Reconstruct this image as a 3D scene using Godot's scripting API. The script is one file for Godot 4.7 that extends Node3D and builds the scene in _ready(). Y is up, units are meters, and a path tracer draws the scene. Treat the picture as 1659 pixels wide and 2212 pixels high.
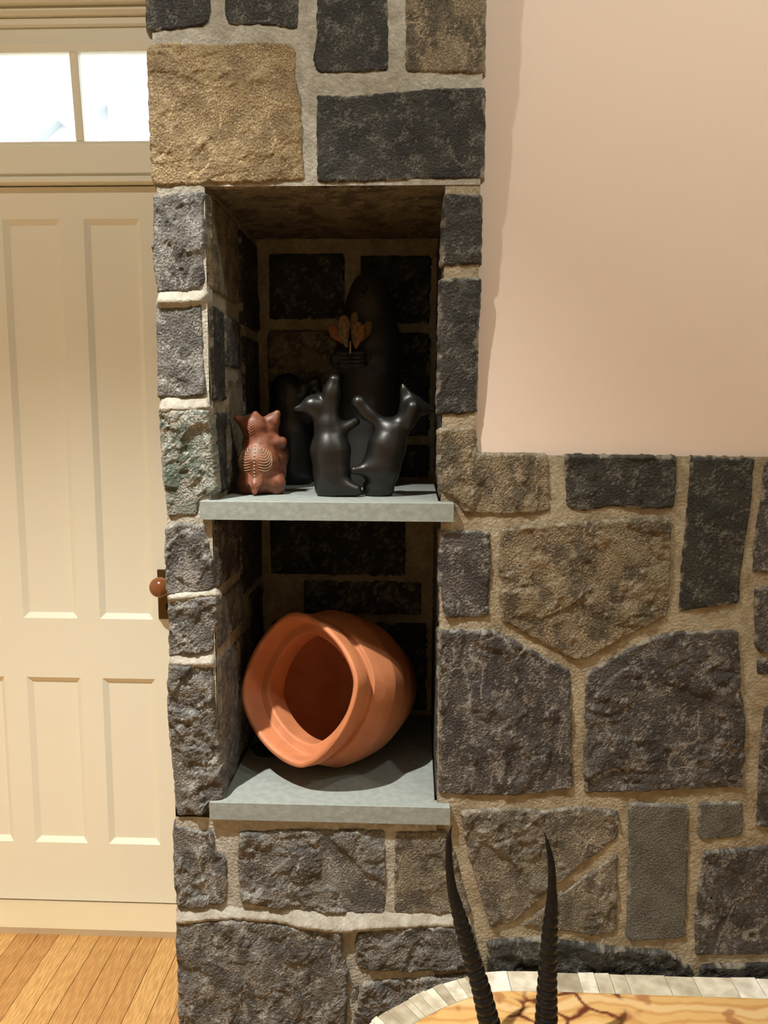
extends Node3D
# A stone chimney wall with a niche for clay figures, beside a panelled door. Metres, y up; the stone face is z = 0.

var M := {}
var noise_a := FastNoiseLite.new()
var noise_b := FastNoiseLite.new()
var noise_c := FastNoiseLite.new()
var noise_d := FastNoiseLite.new()
var noise_e := FastNoiseLite.new()
var names := {}

# stones of the front face: kind, mm proud of the joint, mm of roughness, outline in mm (x, y)
const STONES := [
	["slate", 6, 3, [-485, 2264, -367, 2262, -368, 2201, -378, 2186, -416, 2182, -475, 2176, -485, 2180]],
	["slate", 5, 2.5, [-343, 2262, -210, 2260, -211, 2178, -225, 2178, -271, 2186, -333, 2185, -344, 2197]],
	["slate", 6, 2.5, [-181, 2259, -55, 2258, -52, 2107, -135, 2103, -182, 2105, -188, 2133, -182, 2168]],
	["brown", 6, 3, [-24, 2257, 115, 2255, 116, 2156, 116, 2101, -24, 2104]],
	["tan", 8, 4, [-485, 2148, -475, 2161, -367, 2156, -293, 2160, -225, 2156, -217, 2145, -218, 2087, -209, 2059, -208, 1980, -202, 1932, -207, 1922, -297, 1919, -477, 1914, -483, 1926, -485, 2046]],
	["slate", 6, 3, [-182, 2070, -120, 2068, 30, 2078, 118, 2080, 118, 1923, -81, 1920, -182, 1919]],
	["grey", 8, 6, [-481, 1900, -384, 1905, -390, 1861, -385, 1824, -392, 1777, -387, 1747, -405, 1729, -479, 1725, -486, 1787]],
	["grey", 7, 5, [-483, 1708, -397, 1714, -395, 1619, -392, 1539, -403, 1535, -484, 1532]],
	["green", 9, 6, [-483, 1511, -386, 1516, -381, 1447, -375, 1354, -408, 1346, -414, 1311, -472, 1307, -480, 1411]],
	["grey", 9, 6, [-478, 1288, -444, 1298, -400, 1293, -385, 1215, -386, 1168, -412, 1158, -479, 1154]],
	["grey", 9, 6, [-477, 1147, -378, 1156, -381, 1098, -387, 1083, -389, 1043, -477, 1030]],
	["grey", 10, 7, [-479, 1017, -391, 1018, -389, 954, -386, 862, -374, 762, -376, 741, -410, 734, -413, 710, -471, 703, -484, 915]],
	["grey", 9, 6, [-481, 683, -451, 677, -422, 669, -398, 672, -394, 629, -372, 614, -372, 553, -376, 517, -408, 508, -476, 504, -481, 588]],
	["grey", 8, 6, [-346, 671, -258, 680, -52, 683, -49, 523, -55, 498, -133, 503, -187, 503, -294, 511, -345, 518, -351, 591]],
	["buff", 7, 5, [-34, 681, 71, 684, 90, 627, 114, 538, 122, 508, -35, 502]],
	["grey", 16, 4, [-479, 475, -353, 485, -261, 480, -225, 474, -140, 469, -137, 402, -127, 383, -129, 290, -134, 168, -479, 154, -479, 355]],
	["grey", 13, 5, [-111, 454, -97, 475, 41, 484, 125, 481, 142, 397, 89, 385, -25, 379, -101, 379, -113, 399]],
	["grey", 7, 6, [-96, 353, -25, 362, 117, 376, 142, 376, 151, 168, -108, 158, -118, 263]],
	["grey", 3, 4, [-123, 368, -108, 368, -101, 347, -105, 308, -123, 293]],
	["slate", 6, 3, [51, 1900, 116, 1898, 116, 1776, 45, 1772, 46, 1842]],
	["slate", 6, 3, [43, 1750, 117, 1754, 113, 1639, 113, 1507, 41, 1503, 43, 1639]],
	["brown", 6, 4, [45, 1478, 113, 1482, 114, 1436, 125, 1433, 248, 1432, 255, 1324, 177, 1317, 92, 1319, 78, 1350, 49, 1357, 44, 1423]],
	["slate", 6, 5, [278, 1431, 487, 1430, 485, 1334, 401, 1330, 370, 1335, 309, 1325, 285, 1332]],
	["slate", 7, 2, [510, 1430, 627, 1427, 626, 1351, 619, 1265, 614, 1198, 615, 1154, 502, 1136, 504, 1252, 508, 1350]],
	["purple", 6, 3, [645, 1425, 855, 1422, 871, 1216, 635, 1212, 633, 1262, 639, 1341]],
	["purple", 6, 5, [48, 1288, 143, 1287, 146, 1228, 143, 1120, 60, 1116, 49, 1187]],
	["brown", 8, 5, [162, 1290, 240, 1300, 317, 1307, 478, 1317, 483, 1251, 483, 1128, 323, 1036, 303, 1039, 166, 1113, 162, 1228]],
	["purple", 7, 5, [50, 1093, 155, 1094, 304, 1016, 309, 904, 315, 777, 232, 762, 130, 758, 53, 760]],
	["purple", 8, 5, [331, 1012, 442, 1079, 497, 1097, 616, 1102, 625, 1013, 641, 910, 643, 789, 432, 774, 338, 768]],
	["purple", 6, 4, [641, 1185, 873, 1197, 884, 1060, 661, 1057, 649, 1070]],
	["purple", 4, 3, [655, 1046, 885, 1045, 887, 1021, 655, 1014]],
	["purple", 7, 4, [675, 951, 892, 964, 913, 704, 673, 707, 673, 787, 671, 881]],
	["buff", 7, 6, [96, 725, 199, 736, 261, 729, 327, 742, 406, 733, 409, 680, 299, 584, 205, 490, 162, 479, 139, 546, 113, 637]],
	["buff", 6, 4, [409, 645, 414, 478, 366, 467, 226, 485, 287, 547]],
	["smooth", 7, 1.2, [425, 751, 543, 749, 547, 626, 549, 468, 438, 457, 432, 469, 429, 623]],
	["smooth", 6, 2, [559, 755, 646, 759, 649, 691, 635, 684, 570, 676, 561, 685]],
	["purple", 7, 4, [574, 653, 701, 669, 914, 683, 933, 445, 570, 432, 567, 514]],
	["slate", 11, 6, [155, 449, 268, 462, 397, 444, 523, 439, 561, 407, 572, 381, 581, 216, 163, 200]],
	["slate", 9, 5, [581, 412, 717, 420, 935, 425, 951, 231, 596, 217]],
	["slate", 7, 4, [-482, 2770, -341, 2766, -200, 2770, -204, 2885, -200, 3000, -341, 3004, -482, 3000, -478, 2885]],
	["brown", 7, 4, [-170, 2770, -29, 2766, 112, 2770, 108, 2895, 112, 3020, -29, 3024, -170, 3020, -166, 2895]],
	["grey", 7, 4, [-482, 3030, -301, 3026, -120, 3030, -124, 3132, -120, 3235, -301, 3239, -482, 3235, -478, 3132]],
	["slate", 7, 4, [-90, 3050, 11, 3046, 112, 3050, 108, 3142, 112, 3235, 11, 3239, -90, 3235, -86, 3142]],
	["slate", 7, 4, [-482, 2270, -406, 2266, -330, 2270, -334, 2415, -330, 2560, -406, 2564, -482, 2560, -478, 2415]],
	["grey", 7, 4, [-300, 2262, -180, 2258, -60, 2262, -64, 2381, -60, 2500, -180, 2504, -300, 2500, -296, 2381]],
	["slate", 7, 4, [-30, 2270, 41, 2266, 112, 2270, 108, 2395, 112, 2520, 41, 2524, -30, 2520, -26, 2395]],
	["brown", 7, 4, [-482, 2590, -316, 2586, -150, 2590, -154, 2665, -150, 2740, -316, 2744, -482, 2740, -478, 2665]],
	["slate", 7, 4, [-120, 2540, -4, 2536, 112, 2540, 108, 2640, 112, 2740, -4, 2744, -120, 2740, -116, 2640]],
	["purple", 7, 4, [900, 1180, 1030, 1176, 1160, 1180, 1156, 1304, 1160, 1428, 1030, 1432, 900, 1428, 904, 1304]],
	["grey", 7, 4, [1190, 1010, 1345, 1006, 1500, 1010, 1496, 1219, 1500, 1428, 1345, 1432, 1190, 1428, 1194, 1219]],
	["brown", 7, 4, [900, 860, 1040, 856, 1180, 860, 1176, 1005, 1180, 1150, 1040, 1154, 900, 1150, 904, 1005]],
	["purple", 7, 4, [1210, 700, 1385, 696, 1560, 700, 1556, 840, 1560, 980, 1385, 984, 1210, 980, 1214, 840]],
	["slate", 7, 4, [890, 500, 1035, 496, 1180, 500, 1176, 665, 1180, 830, 1035, 834, 890, 830, 894, 665]],
	["grey", 7, 4, [900, 200, 1100, 196, 1300, 200, 1296, 335, 1300, 470, 1100, 474, 900, 470, 904, 335]],
	["brown", 7, 4, [1330, 200, 1515, 196, 1700, 200, 1696, 435, 1700, 670, 1515, 674, 1330, 670, 1334, 435]],
	["purple", 7, 4, [1530, 1000, 1705, 996, 1880, 1000, 1876, 1214, 1880, 1428, 1705, 1432, 1530, 1428, 1534, 1214]],
	["grey", 7, 4, [1590, 700, 1735, 696, 1880, 700, 1876, 835, 1880, 970, 1735, 974, 1590, 970, 1594, 835]],
	["slate", 7, 4, [1730, 200, 1805, 196, 1880, 200, 1876, 435, 1880, 670, 1805, 674, 1730, 670, 1734, 435]],
	["grey", 7, 4, [-482, 20, -331, 16, -180, 20, -184, 85, -180, 150, -331, 154, -482, 150, -478, 85]],
	["slate", 7, 4, [-150, 20, -5, 16, 140, 20, 136, 100, 140, 180, -5, 184, -150, 180, -146, 100]],
	["grey", 7, 4, [170, 20, 345, 16, 520, 20, 516, 100, 520, 180, 345, 184, 170, 180, 174, 100]],
	["brown", 7, 4, [550, 20, 715, 16, 880, 20, 876, 95, 880, 170, 715, 174, 550, 170, 554, 95]],
	["purple", 7, 4, [910, 20, 1105, 16, 1300, 20, 1296, 95, 1300, 170, 1105, 174, 910, 170, 914, 95]],
	["slate", 7, 4, [1330, 20, 1605, 16, 1880, 20, 1876, 95, 1880, 170, 1605, 174, 1330, 170, 1334, 95]],
]
# joints where the mortar slopes forward onto the stone below: outlines in mm (x, y)
const LEDGES := [
	[-477, 1728, -403, 1732, -385, 1742, -384, 1719, -401, 1707, -480, 1703],
	[-481, 1536, -407, 1539, -389, 1542, -384, 1513, -480, 1506],
	[-476, 1160, -410, 1165, -383, 1173, -375, 1154, -475, 1145],
	[-475, 1038, -387, 1047, -388, 1016, -477, 1014],
	[-477, 515, -406, 519, -371, 531, -345, 527, -292, 521, -185, 513, -133, 512, -57, 508, -39, 512, 40, 515, 116, 515, 122, 484, 41, 483, -91, 474, -140, 469, -224, 474, -259, 481, -351, 486, -478, 476],
]
# base, second and fleck colour (linear reflectance), share of flecks
const LOOK := {
	"slate": [Vector3(.048, .045, .038), Vector3(.023, .022, .019), Vector3(.19, .18, .155), .25],
	"purple": [Vector3(.105, .094, .088), Vector3(.048, .042, .040), Vector3(.34, .315, .285), .36],
	"grey": [Vector3(.215, .205, .190), Vector3(.095, .090, .085), Vector3(.44, .43, .40), .40],
	"buff": [Vector3(.235, .200, .150), Vector3(.110, .094, .074), Vector3(.42, .375, .290), .38],
	"brown": [Vector3(.300, .232, .138), Vector3(.105, .084, .054), Vector3(.46, .37, .245), .40],
	"tan": [Vector3(.41, .295, .145), Vector3(.270, .182, .088), Vector3(.60, .46, .26), .36],
	"green": [Vector3(.250, .270, .225), Vector3(.085, .120, .088), Vector3(.60, .58, .52), .50],
	"smooth": [Vector3(.190, .182, .160), Vector3(.135, .128, .112), Vector3(.20, .19, .165), .14],
	"mortar": [Vector3(.430, .410, .355), Vector3(.330, .305, .250), Vector3(.52, .50, .45), .25],
	"brown_mortar": [Vector3(.375, .320, .222), Vector3(.265, .212, .134), Vector3(.46, .41, .32), .25],
	"onyx": [Vector3(.60, .37, .145), Vector3(.47, .235, .075), Vector3(.66, .46, .235), .30],
}

func _ready() -> void:
	set_view()
	set_sky()
	set_lamps()
	set_materials()
	build_room()
	build_floor()
	build_door()
	build_outside()
	build_stone_wall()
	build_niche()
	build_plaster()
	build_shelves()
	build_pot()
	build_dog()
	build_dancers()
	build_back_figures()
	build_shard()
	build_table()
	build_horns()

func set_view() -> void:
	var cam := Camera3D.new()
	cam.name = "camera"
	cam.fov = 65.484
	cam.near = 0.05
	cam.far = 200.0
	cam.position = Vector3(0, 1.51, 1.5)
	cam.rotation_degrees = Vector3(-7.2, 2.2, .25)
	add_child(cam)
	cam.current = true

func set_sky() -> void:
	var sky_mat := ProceduralSkyMaterial.new()
	sky_mat.sky_top_color = Color(.93, .96, 1.0)
	sky_mat.sky_horizon_color = Color(.95, .97, 1.0)
	sky_mat.ground_horizon_color = Color(.80, .82, .84)
	sky_mat.ground_bottom_color = Color(.62, .63, .64)
	sky_mat.sky_energy_multiplier = 1.0
	var sky := Sky.new()
	sky.sky_material = sky_mat
	var env := Environment.new()
	env.background_mode = Environment.BG_SKY
	env.sky = sky
	env.background_energy_multiplier = SKY_ENERGY
	env.tonemap_mode = Environment.TONE_MAPPER_LINEAR
	env.tonemap_exposure = EXPOSURE
	env.sdfgi_enabled = true
	env.ssao_enabled = true
	env.ssil_enabled = true
	var we := WorldEnvironment.new()
	we.name = "environment"
	we.environment = env
	add_child(we)

const SKY_ENERGY := 11.0
const EXPOSURE := .42
const CEILING := 3.25
const WARM := Color(1.0, .985, .945)
const PALE := Color(.985, 1.0, .955)
# ceiling downlights: x, z, energy of the beam, its half cone in degrees and edge softness, energy of the wide spill, size of the lens, tint, label
const LAMPS := [
	[-.84, .85, 37.0, 45.5, 1.0, 2.25, .02, WARM, "recessed ceiling downlight between the door and the stone niche"],
	[.55, .95, 0.0, 50.0, 1.0, 2.35, .03, PALE, "recessed ceiling downlight in front of the plaster chimney breast"],
	[1.45, 1.0, 0.0, 50.0, 1.0, 2.6, .04, PALE, "recessed ceiling downlight by the right end of the stone wall"],
	[-1.2, 3.0, 3.0, 48.0, 1.0, 0.0, .05, WARM, "added unseen fill downlight over the open floor opposite the door"],  # unseen lamp behind the camera, added for bounce light off the floor
	[.7, 3.0, 3.0, 48.0, 1.0, 0.0, .05, WARM, "added unseen fill downlight over the open floor opposite the fireplace"],  # likewise an added fill lamp out of view, lighting the floor for ambience
]

func set_lamps() -> void:
	for i in LAMPS.size():
		var a: Array = LAMPS[i]
		var t := thing("recessed_downlight", a[8], "light", Vector3(a[0], CEILING, a[1]), "recessed downlights in the ceiling")
		var ring := TorusMesh.new()
		ring.inner_radius = .052
		ring.outer_radius = .068
		ring.rings = 32
		ring.ring_segments = 8
		part("trim_ring", ring, plain(Color(.9, .9, .88), .5), t, Vector3(0, -.002, 0))
		var lens := CylinderMesh.new()
		lens.top_radius = .05
		lens.bottom_radius = .05
		lens.height = .006
		var glow := plain(Color(.9, .9, .9), .4)
		glow.emission_enabled = true
		glow.emission = a[7]
		glow.emission_energy_multiplier = 3.0
		part("lamp_lens", lens, glow, t, Vector3(0, -.001, 0))
		for beam in [[a[2], a[3], a[4]], [a[5], 84.0, .6]]:
			if beam[0] <= 0.0:
				continue
			var l := SpotLight3D.new()
			l.name = "downlight"
			l.light_color = a[7]
			l.light_energy = beam[0]
			l.light_size = a[6]
			l.spot_angle = beam[1]
			l.spot_angle_attenuation = beam[2]
			l.spot_range = 12.0
			l.spot_attenuation = 2.0
			l.shadow_enabled = true
			l.position = Vector3(a[0], CEILING - .02, a[1])
			l.rotation_degrees = Vector3(-90, 0, 0)
			add_child(l, true)

# ---------------------------------------------------------------- names and nodes
func numbered(called: String) -> String:
	var n: int = names.get(called, 0)
	names[called] = n + 1
	return called if n == 0 else "%s_%03d" % [called, n]

func thing(called: String, label: String, category: String, at := Vector3.ZERO, group := "") -> Node3D:
	var o := Node3D.new()
	o.name = numbered(called)
	o.position = at
	o.set_meta("label", label)
	o.set_meta("category", category)
	if group:
		o.set_meta("group", group)
	add_child(o)
	return o

func setting(called: String, label: String) -> Node3D:
	var o := Node3D.new()
	o.name = called
	o.set_meta("kind", "structure")
	o.set_meta("label", label)
	add_child(o)
	return o

func part(called: String, mesh: Mesh, m: Material, parent: Node3D, at := Vector3.ZERO, turn := Vector3.ZERO) -> MeshInstance3D:
	var o := MeshInstance3D.new()
	o.name = called
	o.mesh = mesh
	o.material_override = m
	o.position = at
	o.rotation_degrees = turn
	o.cast_shadow = GeometryInstance3D.SHADOW_CASTING_SETTING_ON
	parent.add_child(o, true)
	return o

# ---------------------------------------------------------------- materials
func plain(c: Color, rough := .7) -> StandardMaterial3D:
	var m := StandardMaterial3D.new()
	m.albedo_color = c
	m.roughness = rough
	return m

func noise_tex(freq: float, seed_: int, size: int, lo: Color, hi: Color, octaves := 5, kind := FastNoiseLite.TYPE_SIMPLEX_SMOOTH, mid := -1.0) -> NoiseTexture2D:
	var n := FastNoiseLite.new()
	n.noise_type = kind
	n.seed = seed_
	n.frequency = freq
	n.fractal_octaves = octaves
	var t := NoiseTexture2D.new()
	t.width = size
	t.height = size
	t.seamless = true
	t.noise = n
	t.normalize = true
	var g := Gradient.new()
	g.offsets = PackedFloat32Array([.15, .85]) if mid < 0 else PackedFloat32Array([0.0, mid, 1.0])
	g.colors = PackedColorArray([lo, hi]) if mid < 0 else PackedColorArray([lo, lo.lerp(hi, .5), hi])
	t.color_ramp = g
	return t

func triplanar(m: StandardMaterial3D, scale_: float) -> StandardMaterial3D:
	m.uv1_triplanar = true
	m.uv1_world_triplanar = true
	m.uv1_scale = Vector3.ONE * scale_
	return m

func set_materials() -> void:
	for n in [[noise_a, 11, 3], [noise_b, 23, 3], [noise_c, 37, 2], [noise_d, 51, 2]]:
		n[0].noise_type = FastNoiseLite.TYPE_SIMPLEX_SMOOTH
		n[0].seed = n[1]
		n[0].frequency = 1.0
		n[0].fractal_octaves = n[2]
	noise_e.noise_type = FastNoiseLite.TYPE_CELLULAR
	noise_e.cellular_return_type = FastNoiseLite.RETURN_DISTANCE2_SUB
	noise_e.frequency = 1.0
	noise_e.seed = 8
	noise_e.fractal_type = FastNoiseLite.FRACTAL_NONE
	var speck := noise_tex(.11, 5, 1024, Color(.52, .52, .52), Color(1, 1, 1), 3)
	var pit := noise_tex(.06, 9, 1024, Color.BLACK, Color.WHITE, 5)
	M.stone = triplanar(plain(Color(1, 1, 1), .78), 2.6)
	M.stone.vertex_color_use_as_albedo = true
	M.stone.albedo_texture = speck
	M.stone.heightmap_enabled = true
	M.stone.heightmap_texture = pit
	M.stone.heightmap_scale = .15
	M.mortar = triplanar(plain(Color(1, 1, 1), .95), 2.0)
	M.mortar.vertex_color_use_as_albedo = true
	M.mortar.albedo_texture = noise_tex(.05, 15, 512, Color(.86, .86, .86), Color(1, 1, 1), 5)
	M.mortar.heightmap_enabled = true
	M.mortar.heightmap_texture = pit
	M.mortar.heightmap_scale = .12
	M.core = plain(Color.from_rgba8(150, 140, 120), .95)
	M.blue = triplanar(plain(Color.from_rgba8(141, 147, 144), .72), 2.2)
	M.blue.albedo_texture = noise_tex(.02, 71, 1024, Color(.90, .91, .90), Color(1, 1, 1), 6)
	M.blue.heightmap_enabled = true
	M.blue.heightmap_texture = noise_tex(.04, 77, 512, Color.BLACK, Color.WHITE, 6)
	M.blue.heightmap_scale = .05
	M.plaster = triplanar(plain(Color.from_rgba8(217, 198, 185), .9), .8)
	M.plaster.heightmap_enabled = true
	M.plaster.heightmap_texture = noise_tex(.01, 81, 512, Color.BLACK, Color.WHITE, 4)
	M.plaster.heightmap_scale = .06
	M.paint = plain(Color.from_rgba8(238, 235, 217), .42)
	M.trim = plain(Color.from_rgba8(238, 235, 217), .5)
	M.wall = plain(Color.from_rgba8(232, 222, 202), .9)
	M.ceiling = plain(Color.from_rgba8(238, 234, 224), .9)
	M.terracotta = triplanar(plain(Color.from_rgba8(192, 122, 82), .62), 3.0)
	M.terracotta.albedo_texture = noise_tex(.008, 91, 512, Color(.86, .84, .82), Color(1, 1, 1), 5)
	M.terracotta.heightmap_enabled = true
	M.terracotta.heightmap_texture = noise_tex(.06, 95, 512, Color.BLACK, Color.WHITE, 4)
	M.terracotta.heightmap_scale = .02
	M.black = plain(Color.from_rgba8(23, 22, 21), .38)
	M.black_matte = plain(Color.from_rgba8(36, 36, 35), .6)
	M.clay = triplanar(plain(Color.from_rgba8(138, 84, 60), .5), 9.0)
	M.clay.albedo_texture = noise_tex(.012, 101, 512, Color(.62, .56, .50), Color(1, 1, 1), 5)
	M.clay_light = plain(Color.from_rgba8(160, 106, 78), .6)
	M.cream = plain(Color.from_rgba8(168, 148, 116), .7)
	M.horn = triplanar(plain(Color.from_rgba8(27, 26, 25), .3), 8.0)
	M.horn.albedo_texture = noise_tex(.02, 111, 512, Color(.6, .58, .55), Color(1, 1, 1), 4)
	M.horn.metallic_specular = .3
	M.horn.roughness = .4
	M.brass = plain(Color.from_rgba8(96, 78, 46), .45)
	M.brass.metallic = .8
	M.amber = plain(Color.from_rgba8(132, 82, 46), .22)
	M.glass = plain(Color(1, 1, 1, .06), .02)
	M.glass.transparency = BaseMaterial3D.TRANSPARENCY_ALPHA
	M.onyx = plain(Color(1, 1, 1), .16)
	M.onyx.vertex_color_use_as_albedo = true
	M.obsidian = plain(Color.from_rgba8(22, 22, 24), .12)

# ---------------------------------------------------------------- shapes
func box(lo: Vector3, hi: Vector3, bevel := 0.0) -> ArrayMesh:
	# a box with its twelve edges chamfered
	var c := (lo + hi) / 2.0
	var h := (hi - lo) / 2.0
	var b := minf(bevel, minf(h.x, minf(h.y, h.z)) * .9)
	var st := SurfaceTool.new()
	st.begin(Mesh.PRIMITIVE_TRIANGLES)
	st.set_smooth_group(-1)
	var rings := []
	var axes := [Vector3.RIGHT, Vector3.UP, Vector3.BACK]
	for ax in 3:
		for s in [-1.0, 1.0]:
			var n: Vector3 = axes[ax] * s
			var u: Vector3 = axes[(ax + 1) % 3]
			var v: Vector3 = axes[(ax + 2) % 3]
			var hn := h[ax]
			var hu := h[(ax + 1) % 3] - b
			var hv := h[(ax + 2) % 3] - b
			var q := [c + n * hn - u * hu - v * hv, c + n * hn + u * hu - v * hv, c + n * hn + u * hu + v * hv, c + n * hn - u * hu + v * hv]
			quad(st, q, n)
	if b > 0.0:
		for ax in 3:
			for s1 in [-1.0, 1.0]:
				for s2 in [-1.0, 1.0]:
					var w: Vector3 = axes[ax]
					var u: Vector3 = axes[(ax + 1) % 3] * s1
					var v: Vector3 = axes[(ax + 2) % 3] * s2
					var hw := h[ax] - b
					var hu := h[(ax + 1) % 3]
					var hv := h[(ax + 2) % 3]
					quad(st, [c + u * hu + v * (hv - b) - w * hw, c + u * hu + v * (hv - b) + w * hw, c + u * (hu - b) + v * hv + w * hw, c + u * (hu - b) + v * hv - w * hw], u + v)
		for sx in [-1.0, 1.0]:
			for sy in [-1.0, 1.0]:
				for sz in [-1.0, 1.0]:
					var d := Vector3(sx, sy, sz)
					var p := c + Vector3(h.x * sx, h.y * sy, h.z * sz)
					tri(st, p - Vector3(0, b * sy, b * sz), p - Vector3(b * sx, 0, b * sz), p - Vector3(b * sx, b * sy, 0), d)
	st.generate_normals()
	return st.commit()

func tri(st: SurfaceTool, a: Vector3, b: Vector3, c: Vector3, n: Vector3) -> void:
	if (c - a).cross(b - a).dot(n) < 0.0:
		var t := b
		b = c
		c = t
	st.add_vertex(a)
	st.add_vertex(b)
	st.add_vertex(c)

func quad(st: SurfaceTool, q: Array, n: Vector3) -> void:
	tri(st, q[0], q[1], q[2], n)
	tri(st, q[0], q[2], q[3], n)

func boxes(list: Array, bevel := 0.0) -> ArrayMesh:
	var st := SurfaceTool.new()
	for i in list.size():
		st.append_from(box(list[i][0], list[i][1], bevel), 0, Transform3D())
	return st.commit()

func prism(outline: PackedVector2Array, z0: float, z1: float, bevel := 0.0) -> ArrayMesh:
	# outline in (x, y), any turn, closed in depth from z0 to z1 (front), with a chamfered front rim
	var st := SurfaceTool.new()
	st.begin(Mesh.PRIMITIVE_TRIANGLES)
	st.set_smooth_group(-1)
	var inner := outline
	if bevel > 0.0:
		var shrunk := Geometry2D.offset_polygon(outline, -bevel, Geometry2D.JOIN_MITER)
		inner = shrunk[0] if shrunk.size() and shrunk[0].size() == outline.size() else outline
	var idx := Geometry2D.triangulate_polygon(inner)
	for i in range(0, idx.size(), 3):
		var a := inner[idx[i]]
		var b := inner[idx[i + 1]]
		var c := inner[idx[i + 2]]
		tri(st, Vector3(a.x, a.y, z1), Vector3(b.x, b.y, z1), Vector3(c.x, c.y, z1), Vector3.BACK)
		tri(st, Vector3(a.x, a.y, z0), Vector3(b.x, b.y, z0), Vector3(c.x, c.y, z0), Vector3.FORWARD)
	var turn := -1.0 if Geometry2D.is_polygon_clockwise(outline) else 1.0
	# line the shrunk corners up with the outline
	var shift := 0
	var best := 1e9
	for i in inner.size():
		var d := inner[i].distance_to(outline[0])
		if d < best:
			best = d
			shift = i
	var same := (1.0 if not Geometry2D.is_polygon_clockwise(inner) else -1.0) == turn
	var m := outline.size()
	for i in m:
		var a := outline[i]
		var b := outline[(i + 1) % m]
		var n := Vector3((b - a).y, -(b - a).x, 0) * turn
		quad(st, [Vector3(a.x, a.y, z0), Vector3(b.x, b.y, z0), Vector3(b.x, b.y, z1 - bevel), Vector3(a.x, a.y, z1 - bevel)], n)
		if bevel > 0.0 and inner.size() == m:
			var ia := inner[(shift + i) % m] if same else inner[(shift - i + 2 * m) % m]
			var ib := inner[(shift + i + 1) % m] if same else inner[(shift - i - 1 + 2 * m) % m]
			quad(st, [Vector3(a.x, a.y, z1 - bevel), Vector3(b.x, b.y, z1 - bevel), Vector3(ib.x, ib.y, z1), Vector3(ia.x, ia.y, z1)], n + Vector3.BACK * n.length())
	st.generate_normals()
	return st.commit()

func arrays(v: PackedVector3Array, idx: PackedInt32Array, nrm := PackedVector3Array(), col := PackedColorArray()) -> ArrayMesh:
	if nrm.is_empty():
		nrm.resize(v.size())
		for i in range(0, idx.size(), 3):
			var a := v[idx[i]]
			var n := (v[idx[i + 2]] - a).cross(v[idx[i + 1]] - a)
			nrm[idx[i]] += n
			nrm[idx[i + 1]] += n
			nrm[idx[i + 2]] += n
		for i in nrm.size():
			nrm[i] = nrm[i].normalized()
	var a := []
	a.resize(Mesh.ARRAY_MAX)
	a[Mesh.ARRAY_VERTEX] = v
	a[Mesh.ARRAY_NORMAL] = nrm
	a[Mesh.ARRAY_INDEX] = idx
	if col.size():
		a[Mesh.ARRAY_COLOR] = col
	var mesh := ArrayMesh.new()
	mesh.add_surface_from_arrays(Mesh.PRIMITIVE_TRIANGLES, a)
	return mesh

func tube(pts: PackedVector3Array, radii: PackedFloat32Array, sides := 10, squash := 1.0) -> ArrayMesh:
	var v := PackedVector3Array()
	var idx := PackedInt32Array()
	var n := pts.size()
	var side := Vector3.ZERO
	for i in n:
		var d := (pts[mini(i + 1, n - 1)] - pts[maxi(i - 1, 0)]).normalized()
		if i == 0:
			side = d.cross(Vector3.BACK if absf(d.z) < .9 else Vector3.UP).normalized()
		side = (side - d * side.dot(d)).normalized()
		var up := d.cross(side)
		for k in sides:
			var t := TAU * k / sides
			v.append(pts[i] + (side * cos(t) + up * sin(t) * squash) * radii[i])
	for i in n - 1:
		for k in sides:
			var a := i * sides + k
			var b := i * sides + (k + 1) % sides
			idx.append_array(PackedInt32Array([a, a + sides, b, b, a + sides, b + sides]))
	for e in [0, n - 1]:
		var c := v.size()
		v.append(pts[e])
		for k in sides:
			var a: int = e * sides + k
			var b: int = e * sides + (k + 1) % sides
			idx.append_array(PackedInt32Array([c, a, b] if e == 0 else [c, b, a]))
	return arrays(v, idx)

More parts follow.
